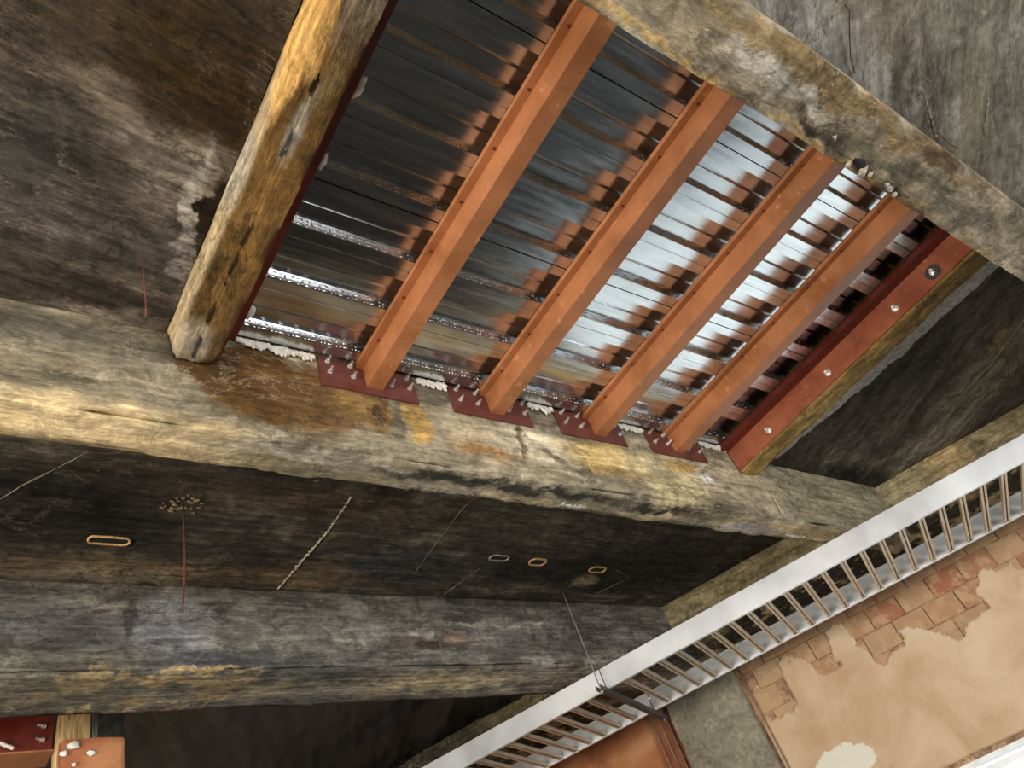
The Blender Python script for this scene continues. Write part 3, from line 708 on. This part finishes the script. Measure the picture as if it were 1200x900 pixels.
coat('plaster_coat', -1.35, -.69, .05, .832, lambda l, z: z < .83 + .05 * fbm(Vector((l * 9, z * 9, 8)), 4), M_plaster_red, .012, .03, 2)
# pilaster, conduits
p = obj('concrete_pilaster', rbox((-.68, 2.615, WZ0), (-.432, NW - .001, .833), (.04, .04, .08), VL, .003, .012, 31), CM['pilaster'], smooth=True); tag(p, 'grey green concrete pilaster standing against the clay block wall', 'pilaster')
for k, (l, lab) in enumerate(((-.700, 'pinkish conduit running down the wall next to the pilaster'), (-.725, 'pinkish conduit second from the pilaster'), (-.750, 'pinkish conduit farthest from the pilaster'))):
    bm = bmesh.new(); tube(bm, [VL(l, 2.640, -.5), VL(l, 2.640, .1), VL(l, 2.640, .832)], .012, 10); o = obj('conduit', bm, M_conduit, smooth=True); tag(o, lab, 'conduit', 'conduits beside the pilaster')
bm = bmesh.new(); tube(bm, [VL(-.412, 2.648, -.5), VL(-.412, 2.648, .832)], .008, 8); tag(obj('conduit', bm, M_conduit, smooth=True), 'thin conduit along the right edge of the pilaster', 'conduit')
# window
win = empty('window_1', VL((LW0 + LW1) / 2, NW + .02, 0)); tag(win, kind='structure')
bm = bmesh.new(); box(bm, (LW0, NW - .012, WH - .006), (LW1, NW + .03, WH + .008), VL); obj('window_frame', bm, M_frame, win)
bm = bmesh.new(); box(bm, (LW0 + .002, NW + .0, WH - .030), (LW1, NW + .02, WH - .014), VL); obj('window_frame', bm, M_frame, win)
l = LW0
k = 0
while l < LW1 + .001:
    bm = bmesh.new(); box(bm, (l - .008, NW - .006, WZ0 + .02), (l + .008, NW + .03, WH - .0065), VL); obj('window_frame', bm, M_frame, win); l += (LW1 - LW0) / 5
for zz in (.02,):
    bm = bmesh.new(); box(bm, (LW0, NW + .0, zz), (LW1, NW + .018, zz + .012), VL); obj('window_frame', bm, M_frame, win)

win2 = empty('window_2', VL((LX0 + LW0) / 2, NW + .02, 0)); tag(win2, kind='structure')
for (x0, x1, y0, y1) in ((LX0, LW0 - .0085, WX - .012, WX), (LX0, LX0 + .014, WZ0 + .02, WX - .0125), (LW0 - .024, LW0 - .0085, WZ0 + .02, WX - .0125)):
    bm = bmesh.new(); box(bm, (x0, NW, y0), (x1, NW + .03, y1), VL); obj('window_frame', bm, M_frame, win2)
# other walls of the room
def awall(name, parts):
    bm = bmesh.new()
    for lo, hi in parts: box(bm, lo, hi, V)
    tag(obj(name, bm, CM['wall']), kind='structure')
awall('wall_left', [((-1.25, -2.2, WZ0), (-1.15, -.3, 1.06)), ((-1.25, 1.1, WZ0), (-1.15, 3.0, 1.06)), ((-1.25, -.3, WZ0), (-1.15, 1.1, -.20)), ((-1.25, -.3, .60), (-1.15, 1.1, 1.06))])
awall('wall_back', [((-1.148, -2.3, WZ0), (-.4, -2.2, 1.06)), ((1.4, -2.3, WZ0), (3.3, -2.2, 1.06)), ((-.4, -2.3, WZ0), (1.4, -2.2, -.3)), ((-.4, -2.3, .45), (1.4, -2.2, 1.06))])
bm = bmesh.new(); box(bm, (-1.148, -2.2, ZS), (3.2, -1.602, ZT), V); tag(obj('ceiling', bm, CM['near']), kind='structure')

# ---------------------------------------------------------------- bottom left: red channel, post, plastered pier, black sheeting
BY = 1.86
def atb(k): return k
def q(a, z): return a * BY / 2.3, z * BY / 2.3
t = empty('red_channel', V(.1, BY, .83)); tag(t, 'dark red steel channel beside the timber post at bottom left', 'steel channel')
zl = 1.020 * BY / 2.3; ar = .383 * BY / 2.3
bm = bmesh.new(); box(bm, (-.8, BY, zl), (ar, BY + .004, .902), V); wb2 = obj('web', bm, M_primer_dark_shade, t)
bm = bmesh.new(); box(bm, (-.8, BY + .0, zl - .004), (ar + .004, BY + .075, zl - .0002), V); obj('bottom_flange', bm, M_primer, t)
for zz in (1.082, 1.046):
    bm = bmesh.new(); bolt(bm, V(.362 * BY / 2.3, BY, zz * BY / 2.3), Vector((-1, -.6, 0)), .009, .05); obj('bolt', bm, M_zinc, wb2)
bm = bmesh.new()
for k in range(7): blob(bm, V(.262 * BY / 2.3 + k * .004, BY - .014, zl + .014 - .002 * k), .012, 2, .5, k)
tag(obj('foam_lump', bm, M_foam, smooth=True), 'small white foam lump on the dark red channel at left edge', 'foam')
a0 = .388 * BY / 2.3; a1 = .475 * BY / 2.3; a2 = .556 * BY / 2.3
o = obj('timber_post', rbox((a0 + .002, BY - .005, .70), (a1, BY + .03, .902), (.015, .02, .05), V, .004, .008, 41), M_post, smooth=True); tag(o, 'pale tan timber post right of the dark red channel', 'post')
o = obj('masonry_pier', rbox((a0 + .006, BY - .03, .60), (a2, BY - .006, 1.030 * BY / 2.3), (.02, .02, .02), V, .008, .03, 42), M_plaster_red, smooth=True); tag(o, 'pinkish plastered masonry pier below the timber post at bottom left', 'pier')
o = obj('grey_plate', rbox((a1 + .012, BY - .004, 1.032 * BY / 2.3), (a2, BY + .01, .902), (.03, .03, .03), V, .001, .002, 43), M_strut, smooth=True); tag(o, 'small dark metal plate beside the top of the timber post', 'plate')
for k in range(3):
    bm = bmesh.new(); tube(bm, [V(a1 + .003 + .004 * k, BY - .003, .80), V(a1 + .003 + .004 * k, BY - .003, .900)], .005, 6); tag(obj('thin_pipe', bm, M_rod, smooth=True), ('thin pale pipe touching the timber post', 'middle one of three thin pale pipes right of the timber post', 'thin pale pipe nearest the small dark plate')[k], 'pipe', 'thin pipes by the timber post')
for k, (a, z, r, lab) in enumerate(((.405, .988, .02, 'white plaster splash leftmost on the pinkish pier'), (.425, 1.008, .03, 'largest white plaster splash at the top of the pinkish pier'), (.468, .985, .022, 'white plaster splash rightmost on the pinkish pier'), (.43, .958, .014, 'small white plaster splash lowest on the pinkish pier'))):
    bm = bmesh.new(); aa, zz = q(a, z); blob(bm, V(aa, BY - .034, zz), r, 2, .6, k * 5, (1.2, .5, .9)); tag(obj('plaster_splash', bm, M_foam, smooth=True), lab, 'plaster', 'white splashes on the pinkish pier')
# sheeting
bm = bmesh.new(); N, K = 150, 120; rows = []
for i in range(N + 1):
    rw = []
    for j in range(K + 1):
        a = .30 + (2.0 - .30) * i / N; b = 1.65 + (2.85 - 1.65) * j / K
        s_ = a * .93 - b * .37; w_ = a * .75 + b * .66
        d = .016 * fbm(Vector((w_ * 2.2, s_ * 11, 0)), 4) + .016 * abs(noise.noise(Vector((w_ * 4 + 3, s_ * 30, 2))))
        d += .035 * max(0, 1 - abs((a - 1.33) + (b - 1.9) * .42) / .035)   # one long tuck
        rw.append(bm.verts.new(V(min(a, (2.360 - .4332 * b) / .9013), b, .955 - d)))
    rows.append(rw)
for q0, q1 in zip(rows, rows[1:]):
    for j in range(K): bm.faces.new((q0[j], q0[j + 1], q1[j + 1], q1[j]))
tag(obj('plastic_sheeting', bm, M_tarp, smooth=True), 'black plastic sheeting stretched under the rear soffit behind the dark grey beam', 'sheeting')
bm = bmesh.new(); box(bm, (-1.148, 2.92, WZ0), (1.6, 2.98, .974), V); tag(obj('wall_front', bm, CM['wall']), kind='structure')
